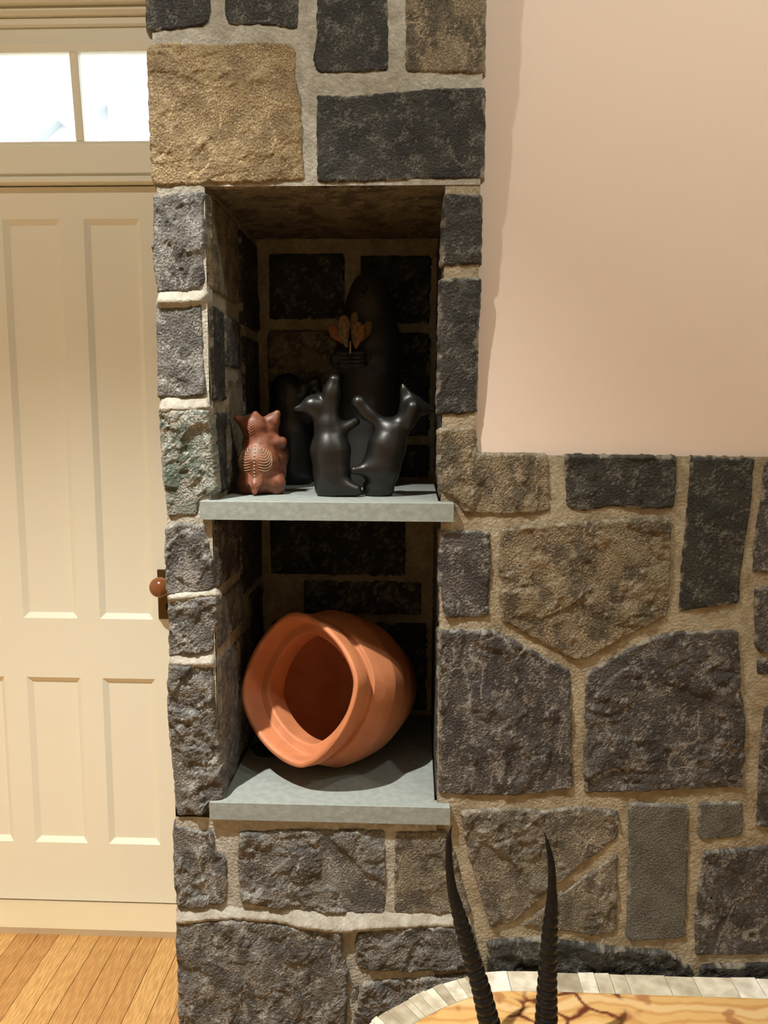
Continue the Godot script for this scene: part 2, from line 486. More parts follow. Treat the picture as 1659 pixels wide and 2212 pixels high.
# a rough slab on the plane of frame: its outline in metres, its face standing out towards frame's z
func slab(frame: Transform3D, corners: PackedVector2Array, kind: String, proud: float, rough: float, cell: float, seed_: float, flat_edge := false, grain := Vector2.ONE) -> ArrayMesh:
	var poly := corners
	if not flat_edge:
		var grown := Geometry2D.offset_polygon(corners, .0034, Geometry2D.JOIN_MITER)
		if grown.size() == 1:
			poly = grown[0]
		# broken corners, then an uneven chipped edge
		var cut := PackedVector2Array()
		for i in poly.size():
			var a := poly[i]
			var b := poly[(i + 1) % poly.size()]
			var w := minf(.25, .006 / maxf(a.distance_to(b), .001))
			cut.append(a.lerp(b, w))
			cut.append(a.lerp(b, 1.0 - w))
		poly = PackedVector2Array()
		for i in cut.size():
			var a := cut[i]
			var b := cut[(i + 1) % cut.size()]
			var steps := maxi(1, int(a.distance_to(b) / .006))
			for s in steps:
				var p := a.lerp(b, float(s) / steps)
				var q := p * 70.0 + Vector2(seed_, 0)
				poly.append(p + Vector2(noise_b.get_noise_2d(q.x, q.y), noise_b.get_noise_2d(q.x + 91.0, q.y)) * .0028)
	var lo := poly[0]
	var hi := poly[0]
	for p in poly:
		lo = lo.min(p)
		hi = hi.max(p)
	var o := Vector2(floorf(lo.x / cell), floorf(lo.y / cell)) * cell - Vector2.ONE * cell * 2
	var nx := int((hi.x - o.x) / cell) + 4
	var ny := int((hi.y - o.y) / cell) + 4
	var dist := PackedFloat32Array()
	dist.resize(nx * ny)
	dist.fill(1.0)
	var near := PackedVector2Array()
	near.resize(nx * ny)
	var reach := .016
	for i in poly.size():
		var a := poly[i]
		var b := poly[(i + 1) % poly.size()]
		var ab := b - a
		var l2 := maxf(ab.length_squared(), 1e-12)
		var x0 := maxi(0, int((minf(a.x, b.x) - reach - o.x) / cell))
		var x1 := mini(nx - 1, int((maxf(a.x, b.x) + reach - o.x) / cell) + 1)
		var y0 := maxi(0, int((minf(a.y, b.y) - reach - o.y) / cell))
		var y1 := mini(ny - 1, int((maxf(a.y, b.y) + reach - o.y) / cell) + 1)
		if (x1 - x0) * (y1 - y0) > 4000 and flat_edge and absf(ab.x) > .02 and absf(ab.y) > .02:
			pass
		for y in range(y0, y1 + 1):
			for x in range(x0, x1 + 1):
				var p := o + Vector2(x, y) * cell
				var q := a + ab * clampf((p - a).dot(ab) / l2, 0.0, 1.0)
				var d := p.distance_to(q)
				if d < dist[y * nx + x]:
					dist[y * nx + x] = d
					near[y * nx + x] = q
	var look: Array = LOOK[kind]
	var mortar: Vector3 = LOOK["brown_mortar"][2]
	var c0: Vector3 = look[0]
	var c1: Vector3 = look[1]
	var c2: Vector3 = look[2]
	var share: float = look[3]
	var id := PackedInt32Array()
	id.resize(nx * ny)
	id.fill(-1)
	var v := PackedVector3Array()
	var col := PackedColorArray()
	var tilt := Vector2(noise_c.get_noise_2d(seed_ * 3.1, 7.0), noise_c.get_noise_2d(seed_ * 3.1, 19.0)) * rough * 3.0
	var mid := (lo + hi) / 2.0
	var is_mortar := kind.ends_with("mortar")
	for y in ny:
		for x in nx:
			var k := y * nx + x
			var p := o + Vector2(x, y) * cell
			var d := dist[k]
			var inside := Geometry2D.is_point_in_polygon(p, poly)
			if not inside and d > cell * .8:
				continue
			var rim := not inside or d < cell * .3
			if rim:
				p = near[k]
				d = 0.0
			var g := p * grain + Vector2(seed_ * 1.7, 0)
			var n1 := noise_a.get_noise_2d(g.x * 8.0, g.y * 8.0)
			var n2 := noise_b.get_noise_2d(g.x * 30.0, g.y * 30.0)
			var n3 := noise_c.get_noise_2d(g.x * 150.0, g.y * 150.0)
			var h := proud + rough * (n1 * 1.2 + n2 * .45 + n3 * .22)
			# broken ledges where the stone was split
			if not is_mortar:
				h += rough * .7 * smoothstep(-.01, .03, noise_d.get_noise_2d(g.x * 6.0 + 40.0, g.y * 6.0))
				h -= rough * .5 * smoothstep(.10, .13, noise_a.get_noise_2d(g.x * 14.0 + 80.0, g.y * 18.0))
			h += tilt.dot(p - mid)
			if not flat_edge:
				h = maxf(h, proud * .4 + .0045)
				if d < .006:
					h = lerpf(-.016, h, pow(d / .006, .35))
			v.append(frame * Vector3(p.x, p.y, h))
			# colour: cloudy patches, grains, thin veins, smears of mortar along the edge
			var m1 := smoothstep(-.28, .28, noise_b.get_noise_2d(g.x * 11.0 + 5.0, g.y * 11.0))
			var m2 := noise_d.get_noise_2d(g.x * 55.0, g.y * 55.0)
			var m3 := noise_c.get_noise_2d(g.x * 190.0 + 9.0, g.y * 190.0)
			var m4 := noise_a.get_noise_2d(g.x * 16.0 + 33.0, g.y * 16.0)
			var c := c0.lerp(c1, clampf(m1 + m2 * .8, 0.0, 1.0))
			c = c.lerp(c2, clampf((m2 * .7 + m3 * .9 + m4 * .9 + share - .52) * 1.8, 0.0, .9))
			if is_mortar:
				c = c0.lerp(c1, clampf(m1 * .8 + m2 * .3, 0.0, 1.0)).lerp(c2, clampf(m3 * .4, 0.0, .4))
			elif kind == "onyx":
				c = onyx(p, c0, c1, c2)
			else:
				var vein := absf(noise_d.get_noise_2d(g.x * 4.5 + 70.0, g.y * 4.5))
				if vein < .012 and noise_a.get_noise_2d(g.x * 3.0, g.y * 3.0 + 30.0) > .1:
					c = c.lerp(c2 * 1.25, .75)
				if not flat_edge and d < .009:
					c = c.lerp(mortar, clampf(noise_b.get_noise_2d(g.x * 26.0, g.y * 26.0 + 50.0) * 2.2 + .25 - d * 90.0, 0.0, .7))
			col.append(Color(c.x, c.y, c.z))
			id[k] = v.size() - 1
	var idx := PackedInt32Array()
	for y in ny - 1:
		for x in nx - 1:
			var a := id[y * nx + x]
			var b := id[y * nx + x + 1]
			var c := id[y * nx + x + nx]
			var d := id[y * nx + x + nx + 1]
			if a >= 0 and c >= 0 and d >= 0:
				idx.append_array(PackedInt32Array([a, c, d]))
			if a >= 0 and d >= 0 and b >= 0:
				idx.append_array(PackedInt32Array([a, d, b]))
			if a < 0 and b >= 0 and c >= 0 and d >= 0:
				idx.append_array(PackedInt32Array([b, c, d]))
			if d < 0 and a >= 0 and b >= 0 and c >= 0:
				idx.append_array(PackedInt32Array([a, c, b]))
	return arrays(v, idx, PackedVector3Array(), col)

func onyx(p: Vector2, c0: Vector3, c1: Vector3, c2: Vector3) -> Vector3:
	# honey bands, and dark red cracks between the pieces
	var w := noise_a.get_noise_2d(p.x * 2.2, p.y * 2.2) * .09 + noise_b.get_noise_2d(p.x * 9.0, p.y * 9.0) * .014
	var band := sin((p.y + w) * 230.0)
	var c := c0.lerp(c1, smoothstep(.1, .95, band) * .75)
	c = c.lerp(c2, smoothstep(.2, .9, sin((p.y + w) * 97.0 + 1.0)) * .7)
	var crack := noise_e.get_noise_2d(p.x * 13.0 + noise_b.get_noise_2d(p.x * 12.0, p.y * 12.0) * .25, p.y * 17.0) + 1.0
	var zone := noise_a.get_noise_2d(p.x * 2.6 + 8.0, p.y * 2.6 + 2.0)
	c = c.lerp(Vector3(.125, .034, .016), (1.0 - smoothstep(.05, .16, crack)) * smoothstep(-.02, .10, zone))
	c = c.lerp(Vector3(.30, .11, .045), smoothstep(.30, .45, noise_b.get_noise_2d(p.x * 10.0 + 1.0, p.y * 10.0 + 6.0)) * .7)
	return c

# ---------------------------------------------------------------- modelled clay: tapered capsules joined by a smooth minimum
func field(prims: Array, k: float, p: Vector3) -> float:
	var d := 1e3
	for q in prims:
		var a: Vector3 = q[0]
		var ab: Vector3 = q[1]
		var t: float = clampf((p - a).dot(ab) * q[4], 0.0, 1.0)
		var e: float = p.distance_to(a + ab * t) - (q[2] + q[3] * t)
		var h := maxf(k - absf(d - e), 0.0) / k
		d = minf(d, e) - h * h * k * .25
	return d

func bones(list: Array, s := .001) -> Array:
	# [ax, ay, az, ra, bx, by, bz, rb] in mm, or [x, y, z, r] for a ball
	var out := []
	for b in list:
		var a := Vector3(b[0], b[1], b[2]) * s
		if b.size() == 4:
			out.append([a, Vector3.ZERO, b[3] * s, 0.0, 0.0])
		else:
			var ab := Vector3(b[4], b[5], b[6]) * s - a
			out.append([a, ab, b[3] * s, (b[7] - b[3]) * s, 1.0 / maxf(ab.length_squared(), 1e-9)])
	return out

func model(prims: Array, k: float, cell: float, floor_y := -1e3) -> ArrayMesh:
	var lo := Vector3.ONE * 1e3
	var hi := -lo
	for q in prims:
		for e in [q[0], q[0] + q[1]]:
			var r: float = maxf(q[2], q[2] + q[3]) + k * .5 + cell
			lo = lo.min(e - Vector3.ONE * r)
			hi = hi.max(e + Vector3.ONE * r)
	lo.y = maxf(lo.y, floor_y - cell * 2)
	const B := 6
	var nb := ((hi - lo) / (cell * B)).ceil()
	var n := Vector3i(int(nb.x), int(nb.y), int(nb.z)) * B + Vector3i.ONE
	var sx := n.x
	var sxy := n.x * n.y
	var f := PackedFloat32Array()
	f.resize(sxy * n.z)
	f.fill(9.0)
	var active := []
	for bz in int(nb.z):
		for by in int(nb.y):
			for bx in int(nb.x):
				var c := lo + (Vector3(bx, by, bz) + Vector3.ONE * .5) * cell * B
				if absf(field(prims, k, c)) > cell * B * .9 + k * .3 and c.y > floor_y + cell * B:
					continue
				active.append(Vector3i(bx, by, bz) * B)
				for z in B + 1:
					for y in B + 1:
						for x in B + 1:
							var at := (bx * B + x) + (by * B + y) * sx + (bz * B + z) * sxy
							if f[at] == 9.0:
								var p := lo + Vector3(bx * B + x, by * B + y, bz * B + z) * cell
								f[at] = maxf(field(prims, k, p), floor_y - p.y)
	var id := PackedInt32Array()
	id.resize(f.size())
	id.fill(-1)
	var v := PackedVector3Array()
	var nrm := PackedVector3Array()
	var off := [0, 1, sx, sx + 1, sxy, sxy + 1, sxy + sx, sxy + sx + 1]
	var edges := [[0, 1], [2, 3], [4, 5], [6, 7], [0, 2], [1, 3], [4, 6], [5, 7], [0, 4], [1, 5], [2, 6], [3, 7]]
	for base in active:
		for z in B:
			for y in B:
				for x in B:
					var at: int = (base.x + x) + (base.y + y) * sx + (base.z + z) * sxy
					var s0 := f[at] < 0.0
					var mixed := false
					for i in range(1, 8):
						if (f[at + off[i]] < 0.0) != s0:
							mixed = true
							break
					if not mixed:
						continue
					var sum := Vector3.ZERO
					var cnt := 0
					for e in edges:
						var fa := f[at + off[e[0]]]
						var fb := f[at + off[e[1]]]
						if (fa < 0.0) != (fb < 0.0):
							var t := fa / (fa - fb)
							var pa := Vector3(e[0] & 1, (e[0] >> 1) & 1, e[0] >> 2)
							var pb := Vector3(e[1] & 1, (e[1] >> 1) & 1, e[1] >> 2)
							sum += pa.lerp(pb, t)
							cnt += 1
					id[at] = v.size()
					var p := lo + (Vector3(base.x + x, base.y + y, base.z + z) + sum / cnt) * cell
					v.append(p)
					var g := Vector3(f[at + 1] + f[at + sx + 1] + f[at + sxy + 1] + f[at + sxy + sx + 1] - f[at] - f[at + sx] - f[at + sxy] - f[at + sxy + sx],
						f[at + sx] + f[at + sx + 1] + f[at + sxy + sx] + f[at + sxy + sx + 1] - f[at] - f[at + 1] - f[at + sxy] - f[at + sxy + 1],
						f[at + sxy] + f[at + sxy + 1] + f[at + sxy + sx] + f[at + sxy + sx + 1] - f[at] - f[at + 1] - f[at + sx] - f[at + sx + 1])
					nrm.append(g.normalized())
	var idx := PackedInt32Array()
	for base in active:
		for z in B:
			for y in B:
				for x in B:
					var at: int = (base.x + x) + (base.y + y) * sx + (base.z + z) * sxy
					if id[at] < 0:
						continue
					var s0 := f[at] < 0.0
					# edges from this corner along x, y, z
					for ax in 3:
						var step: int = [1, sx, sxy][ax]
						var u: int = [sx, sxy, 1][ax]
						var w: int = [sxy, 1, sx][ax]
						if (f[at + step] < 0.0) == s0:
							continue
						if at - u - w < 0:
							continue
						var a := id[at]
						var b := id[at - u]
						var c := id[at - u - w]
						var d := id[at - w]
						if b < 0 or c < 0 or d < 0:
							continue
						if s0:
							idx.append_array(PackedInt32Array([a, d, c, a, c, b]))
						else:
							idx.append_array(PackedInt32Array([a, b, c, a, c, d]))
	return arrays(v, idx, nrm)

func drop_on(prims: Array, k: float, x: float, y: float, from_z := .12) -> Vector3:
	# the point of the modelled surface met on the way in along -z
	var p := Vector3(x, y, from_z)
	for i in 60:
		var d := field(prims, k, p)
		if d < .0003:
			break
		p.z -= d * .8
	return p

# ---------------------------------------------------------------- the room
func build_room() -> void:
	var w := setting("wall_left", "cream painted side wall")
	part("panel", box(Vector3(-2.45, -.1, -.85), Vector3(-2.3, CEILING + .1, 4.35)), M.wall, w)
	w = setting("wall_right", "cream painted side wall")
	part("panel", box(Vector3(1.9, -.1, -.85), Vector3(2.05, CEILING + .1, 4.35)), M.wall, w)
	w = setting("wall_back", "cream painted wall behind the viewer")
	part("panel", box(Vector3(-2.45, -.1, 4.2), Vector3(2.05, CEILING + .1, 4.35)), M.wall, w)
	w = setting("ceiling", "white plaster ceiling")
	part("panel", box(Vector3(-2.45, CEILING, -.85), Vector3(2.05, CEILING + .12, 4.35)), M.ceiling, w)
	w = setting("wall_door", "cream wall round the door and its transom")
	part("panel", boxes([
		[Vector3(-2.45, 0, -.84), Vector3(-1.50, CEILING, -.69)],
		[Vector3(-.60, 0, -.84), Vector3(2.05, CEILING, -.71)],
		[Vector3(-1.50, 2.60, -.84), Vector3(-.60, CEILING, -.69)],
		[Vector3(-1.50, 2.09, -.84), Vector3(-.60, 2.19, -.71)],
	]), M.wall, w)

func build_floor() -> void:
	var f := setting("floor", "honey oak strip floor")
	var base := triplanar(plain(Color.from_rgba8(176, 138, 86), .35), 1.0)
	part("subfloor", box(Vector3(-2.45, -.2, -.85), Vector3(2.05, -.019, 4.35)), base, f)
	var rng := RandomNumberGenerator.new()
	rng.seed = 4
	var woods := []
	for i in 5:
		var m := triplanar(plain(Color.from_rgba8(214 - i * 5, 170 - i * 6, 108 - i * 5), .3), 1.0)
		m.uv1_scale = Vector3(22.0, 3.0, 1.6)
		m.uv1_offset = Vector3(i * .37, 0, i * .21)
		m.albedo_texture = noise_tex(.02, 200 + i, 512, Color(.78, .72, .64), Color(1, 1, 1), 5)
		woods.append(m)
	var step := .0605
	var x := -.716 + step * 5
	var col := 0
	while x > -2.3:
		var z := -.69 - rng.randf() * .5
		while z < 2.0:
			var len := .7 + rng.randf() * .9
			var z0 := maxf(z, -.69)
			var z1 := minf(z + len, 2.6)
			if z1 - z0 > .05 and not (x > -.47 and z0 < -.03):
				part("plank", box(Vector3(x - step + .0006, -.019, z0), Vector3(x - .0006, 0, z1 - .0008), .0008), woods[rng.randi() % 5], f)
			z += len
		x -= step
		col += 1
	var rest := triplanar(plain(Color.from_rgba8(188, 148, 92), .32), 1.0)
	rest.uv1_scale = Vector3(14.0, 3.0, 1.6)
	rest.albedo_texture = woods[0].albedo_texture
	part("boards_beyond", boxes([[Vector3(-.47, -.019, .02), Vector3(1.9, -.0005, 4.2)], [Vector3(-2.3, -.019, 2.6), Vector3(-.47, -.0005, 4.2)]]), rest, f)

func sunk_panel(x0: float, x1: float, y0: float, y1: float, z: float, slope: float, deep: float) -> ArrayMesh:
	var st := SurfaceTool.new()
	st.begin(Mesh.PRIMITIVE_TRIANGLES)
	st.set_smooth_group(-1)
	var o := [Vector3(x0, y0, z), Vector3(x1, y0, z), Vector3(x1, y1, z), Vector3(x0, y1, z)]
	var i := [Vector3(x0 + slope, y0 + slope, z - deep), Vector3(x1 - slope, y0 + slope, z - deep), Vector3(x1 - slope, y1 - slope, z - deep), Vector3(x0 + slope, y1 - slope, z - deep)]
	quad(st, i, Vector3.BACK)
	for k in 4:
		quad(st, [o[k], o[(k + 1) % 4], i[(k + 1) % 4], i[k]], Vector3.BACK)
	# the hidden back, so that the panel is a solid board
	var b := [Vector3(x0, y0, z - .03), Vector3(x1, y0, z - .03), Vector3(x1, y1, z - .03), Vector3(x0, y1, z - .03)]
	quad(st, b, Vector3.FORWARD)
	for k in 4:
		quad(st, [o[k], o[(k + 1) % 4], b[(k + 1) % 4], b[k]], (o[k] + o[(k + 1) % 4]) / 2.0 - (o[0] + o[2]) / 2.0)
	st.generate_normals()
	return st.commit()

func build_door() -> void:
	var d := setting("door_1", "cream painted door of tall sunk panels with an amber glass knob")
	var z := -.68
	var xs := [[-.893, -.739], [-1.115, -.957], [-1.337, -1.180]]
	var bars := []
	var zb := z - .04
	for r in [[.055, .238], [.745, .920], [2.018, 2.10]]:
		bars.append([Vector3(-1.44, r[0], zb), Vector3(-.64, r[1], z)])
	for r in [[.238, .745], [.920, 2.018]]:
		for s in [[-1.44, -1.337], [-1.180, -1.115], [-.957, -.893], [-.739, -.64]]:
			bars.append([Vector3(s[0], r[0], zb), Vector3(s[1], r[1], z)])
	part("door_frame", boxes(bars), M.paint, d)
	for x in xs:
		for r in [[.238, .745], [.920, 2.018]]:
			part("door_panel", sunk_panel(x[0], x[1], r[0], r[1], z, .015, .011), M.paint, d)
	var plate := part("lock_plate", box(Vector3(-.722, .923, z), Vector3(-.676, 1.066, z + .005), .0012), M.brass, d)
	part("keyhole", box(Vector3(-.7, .950, z + .004), Vector3(-.694, .968, z + .0056)), plain(Color(.03, .03, .03), .8), plate)
	var k := SphereMesh.new()
	k.radius = .0285
	k.height = .052
	var knob := part("door_knob", k, M.amber, d, Vector3(-.698, 1.027, z + .058), Vector3(90, 0, 0))
	var stem := CylinderMesh.new()
	stem.top_radius = .009
	stem.bottom_radius = .013
	stem.height = .036
	part("knob_stem", stem, M.brass, knob, Vector3(0, -.036, 0))
	# frame of the opening
	var t := setting("trim_1", "cream moulded head between door and transom")
	part("head_bar", box(Vector3(-1.50, 2.127, -.74), Vector3(-.55, 2.20, -.655), .002), M.trim, t)
	part("bead", box(Vector3(-1.50, 2.119, -.74), Vector3(-.55, 2.127, -.663)), M.trim, t)
	part("stop_bead", box(Vector3(-1.50, 2.104, -.74), Vector3(-.55, 2.119, -.652), .002), M.trim, t)
	t = setting("trim_2", "cream door jambs")
	part("jamb", box(Vector3(-.64, 0, -.74), Vector3(-.55, 2.104, -.668), .002), M.trim, t)
	part("jamb", box(Vector3(-1.50, 0, -.74), Vector3(-1.44, 2.104, -.668), .002), M.trim, t)
	t = setting("trim_3", "cream boards and crown moulding above the transom")
	part("frieze_board", box(Vector3(-1.50, 2.445, -.72), Vector3(-.47, 2.486, -.655), .002), M.trim, t)
	part("crown_fillet", box(Vector3(-2.3, 2.486, -.72), Vector3(-.47, 2.508, -.645), .004), M.trim, t)
	part("crown_cove", box(Vector3(-2.3, 2.508, -.72), Vector3(-.47, 2.528, -.628), .008), M.trim, t)
	part("crown_cap", box(Vector3(-2.3, 2.528, -.72), Vector3(-.47, 2.560, -.605), .009), M.trim, t)
	part("crown_top", box(Vector3(-2.3, 2.560, -.72), Vector3(-.47, 2.62, -.575), .012), M.trim, t)
	t = setting("trim_4", "worn pale wooden threshold")
	var th := prism(PackedVector2Array([Vector2(.60, .0), Vector2(.60, .019), Vector2(.606, .024), Vector2(.682, .050), Vector2(.76, .050), Vector2(.76, 0)]), -.55, -1.50)
	part("threshold", th, plain(Color.from_rgba8(200, 180, 146), .6), t, Vector3.ZERO, Vector3(0, 90, 0))
	# the transom leans a little into the room at its top
	var w := setting("window_1", "tilted transom window of clear panes over the door")
	w.position = Vector3(0, 2.19, -.672)
	w.rotation_degrees = Vector3(6.0, 0, 0)
	part("sash", boxes([
		[Vector3(-1.49, .012, -.018), Vector3(-.56, .02, .010)], [Vector3(-1.49, .232, -.018), Vector3(-.56, .252, .010)],
		[Vector3(-1.49, .02, -.018), Vector3(-1.46, .232, .010)], [Vector3(-.60, .02, -.018), Vector3(-.56, .232, .010)],
	]), M.trim, w)
	part("muntin", box(Vector3(-.896, .02, -.016), Vector3(-.874, .232, .010), .002), M.trim, w)
	part("muntin", box(Vector3(-1.19, .02, -.016), Vector3(-1.168, .232, .010), .002), M.trim, w)
	for x in [[-1.46, -1.19], [-1.168, -.896], [-.874, -.60]]:
		part("pane", box(Vector3(x[0], .02, -.006), Vector3(x[1], .232, -.002)), M.glass, w)

func build_outside() -> void:
	var g := setting("ground", "pale ground outdoors")
	part("lawn", box(Vector3(-60, -.6, -80), Vector3(40, -.3, -.9)), plain(Color.from_rgba8(150, 155, 145), .9), g)
	var siding := plain(Color.from_rgba8(244, 245, 246), .8)
	var shingle := plain(Color.from_rgba8(206, 212, 217), .8)
	for h in [[-5.96, 10.72, 9.43, 2.08, -20.0, "white gabled house beyond the transom, the taller of two"], [-6.65, 6.82, 6.42, .6, -14.0, "narrow white gabled shed beyond the transom"]]:
		var t := thing("gabled_house", h[5], "house", Vector3(h[0], -.3, h[4]))
		var hw: float = h[3]
		var ridge: float = h[1] + .3
		var eave: float = h[2] + .3
		part("house_wall", prism(PackedVector2Array([Vector2(-hw, 0), Vector2(hw, 0), Vector2(hw, eave), Vector2(0, ridge), Vector2(-hw, eave)]), -4.0, 0.0), siding, t)
		for s in [-1.0, 1.0]:
			part("roof_slope", prism(PackedVector2Array([Vector2(s * (hw + .3), eave - .28), Vector2(0, ridge), Vector2(0, ridge + .18), Vector2(s * (hw + .3), eave - .10)]), -4.2, .25), shingle, t)

# ---------------------------------------------------------------- the stone wall
func mm(list: Array) -> PackedVector2Array:
	var p := PackedVector2Array()
	for i in range(0, list.size(), 2):
		p.append(Vector2(list[i], list[i + 1]) * .001)
	return p

func rect(x0: float, y0: float, x1: float, y1: float) -> PackedVector2Array:
	return PackedVector2Array([Vector2(x0, y0), Vector2(x1, y0), Vector2(x1, y1), Vector2(x0, y1)])

var stone_wall: Node3D

func build_stone_wall() -> void:
	stone_wall = setting("wall_fireplace", "wall of split grey, brown and tan stones in pale mortar")
	part("core", boxes([
		[Vector3(-.470, 0, -.72), Vector3(-.388, CEILING, -.014)],
		[Vector3(.056, 0, -.72), Vector3(1.9, 1.425, -.014)],
		[Vector3(.056, 1.425, -.72), Vector3(.108, CEILING, -.014)],
		[Vector3(-.392, 1.93, -.72), Vector3(.056, CEILING, -.014)],
		[Vector3(-.392, 0, -.72), Vector3(.056, .70, -.014)],
		[Vector3(-.392, .70, -.72), Vector3(.056, 1.93, -.475)],
	]), M.core, stone_wall)
	for r in [[-.474, 1.914, .113, 2.26, .006], [-.474, .72, -.3862, 1.914, .006], [.050, 1.43, .113, 1.914, .006], [.050, .70, .90, 1.43, .006], [-.474, .15, .050, .70, .006], [.050, .15, .90, .70, .006],
			[-.474, 2.26, .113, 3.25, .02], [.90, .15, 1.9, 1.43, .02], [-.474, 0, 1.9, .15, .02]]:
		var kind := "brown_mortar" if r[0] > 0.0 else "mortar"
		var at := Transform3D(Basis(), Vector3(0, 0, .003 if r[0] > 0.0 else .0045 if r[1] > .71 else .0055))
		part("mortar", slab(at, rect(r[0], r[1], r[2], r[3]), kind, 0.0, .0018, r[4], 0.0, true), M.mortar, stone_wall)
	for i in STONES.size():
		var s: Array = STONES[i]
		var seen := i < 39
		part("stone", slab(Transform3D(), mm(s[3]), s[0], s[1] * .001, s[2] * .001, .003 if seen else .009, i * 13.7, false, Vector2(1.0, 1.0) if i % 3 else Vector2(1.3, .8)), M.stone, stone_wall)
	for list in LEDGES:
		var poly := mm(list)
		var y0 := 0.0
		for p in poly:
			y0 += p.y / poly.size()
		var lean := deg_to_rad(29.0)
		var flat := PackedVector2Array()
		for p in poly:
			flat.append(Vector2(p.x, (p.y - y0) / cos(lean)))
		var tilted := Transform3D(Basis(Vector3.RIGHT, Vector3(0, cos(lean), -sin(lean)), Vector3(0, sin(lean), cos(lean))), Vector3(0, y0, .0045))
		part("mortar", slab(tilted, flat, "mortar", 0.0, .0035, .004, y0 * 50.0), M.mortar, stone_wall)
	# the pier's left flank
	var flank := Transform3D(Basis(Vector3(0, 0, 1), Vector3(0, 1, 0), Vector3(-1, 0, 0)), Vector3(-.472, 0, 0))
	part("mortar", slab(flank, rect(-.70, 0, .002, 3.25), "mortar", 0.0, .0028, .02, 5.0, true), M.mortar, stone_wall)
	var rows := [0.02, .24, .46, .71, 1.03, 1.153, 1.30, 1.52, 1.72, 1.91, 2.22, 2.5, 2.74, 3.0, 3.24]
	for i in rows.size() - 1:
		var split := -.30 - .12 * (i % 3)
		for c in [[-.69, split - .015], [split + .015, -.02]]:
			part("stone", slab(flank, rect(c[0], rows[i] + .012, c[1], rows[i + 1] - .012), "grey", .007, .005, .010, 400.0 + i * 9.1 + c[0] * 20.0), M.stone, stone_wall)

func build_niche() -> void:
	var left := Transform3D(Basis(Vector3(0, 0, -1), Vector3(0, 1, 0), Vector3(1, 0, 0)), Vector3(-.386, 0, 0))
	var right := Transform3D(Basis(Vector3(0, 0, 1), Vector3(0, 1, 0), Vector3(-1, 0, 0)), Vector3(.054, 0, 0))
	var back := Transform3D(Basis(), Vector3(0, 0, -.466))
	part("mortar", slab(left, rect(.000, .70, .47, 1.93), "brown_mortar", 0.0, .002, .008, 31.0, true), M.mortar, stone_wall)
	part("mortar", slab(right, rect(-.47, .70, -.002, 1.93), "brown_mortar", 0.0, .002, .008, 47.0, true), M.mortar, stone_wall)
	part("mortar", slab(back, rect(-.392, .70, .056, 1.93), "brown_mortar", 0.0, .002, .010, 59.0, true), M.mortar, stone_wall)
	var i := 0
	for q in [["brown", .006, 1.735, .24, 1.905], ["slate", .27, 1.70, .45, 1.90], ["slate", .006, 1.53, .10, 1.705], ["purple", .115, 1.60, .25, 1.70], ["slate", .28, 1.42, .45, 1.675],
			["slate", .008, 1.35, .10, 1.505], ["brown", .12, 1.35, .26, 1.575], ["slate", .28, 1.34, .45, 1.40],
			["purple", .006, 1.165, .20, 1.297], ["slate", .22, 1.10, .45, 1.295], ["grey", .006, 1.045, .22, 1.14], ["grey", .008, .745, .16, 1.015], ["buff", .175, .745, .30, 1.01], ["slate", .315, .745, .45, 1.08]]:
		part("stone", slab(left, rect(q[1], q[2], q[3], q[4]), q[0], .005, .004, .004, 600.0 + i * 11.3), M.stone, stone_wall)
		i += 1
	for q in [["slate", -.22, 1.70, -.006, 1.905], ["slate", -.45, 1.66, -.24, 1.90], ["slate", -.26, 1.47, -.006, 1.68], ["purple", -.45, 1.36, -.28, 1.64], ["brown", -.25, 1.35, -.006, 1.45],
			["slate", -.24, 1.10, -.006, 1.295], ["purple", -.45, 1.05, -.26, 1.295], ["slate", -.28, .745, -.006, 1.08], ["slate", -.45, .745, -.30, 1.03]]:
		part("stone", slab(right, rect(q[1], q[2], q[3], q[4]), q[0], .004, .003, .005, 700.0 + i * 11.3), M.stone, stone_wall)
		i += 1
	for q in [["slate", -.355, 1.730, -.172, 1.885], ["slate", -.135, 1.72, .035, 1.880], ["brown", -.36, 1.50, -.175, 1.705], ["slate", -.15, 1.45, .035, 1.70], ["slate", -.36, 1.35, -.2, 1.48], ["slate", -.18, 1.35, .035, 1.43],
			["slate", -.36, 1.10, -.02, 1.295], ["purple", -.278, 1.0, .02, 1.085], ["slate", -.36, .75, -.18, .98], ["slate", -.16, .75, .035, .98]]:
		part("stone", slab(back, rect(q[1], q[2], q[3], q[4]), q[0], .006, .004, .006, 800.0 + i * 11.3), M.stone, stone_wall)
		i += 1
	var under := Transform3D(Basis(Vector3(1, 0, 0), Vector3(0, 0, 1), Vector3(0, -1, 0)), Vector3(0, 1.921, 0))
	part("lintel_slab", slab(under, rect(-.392, -.470, .058, -.006), "brown", .002, .0012, .006, 900.0, true), M.stone, stone_wall)

func build_plaster() -> void:
	# the smooth breast over the fireplace leans back from the stone ledge
	var w := setting("wall_chimney", "smooth pinkish plaster chimney breast leaning back above the stone ledge")
	var lean := tan(deg_to_rad(4.2))
	var outline := PackedVector2Array([Vector2(-.004, 1.412), Vector2(-.004 - (CEILING - 1.412) * lean, CEILING), Vector2(-.72, CEILING), Vector2(-.72, 1.412)])
	var o := PackedVector2Array()
	for p in outline:
		o.append(Vector2(-p.x, p.y))
	part("plaster_face", prism(o, .104, 1.9), M.plaster, w, Vector3.ZERO, Vector3(0, 90, 0))

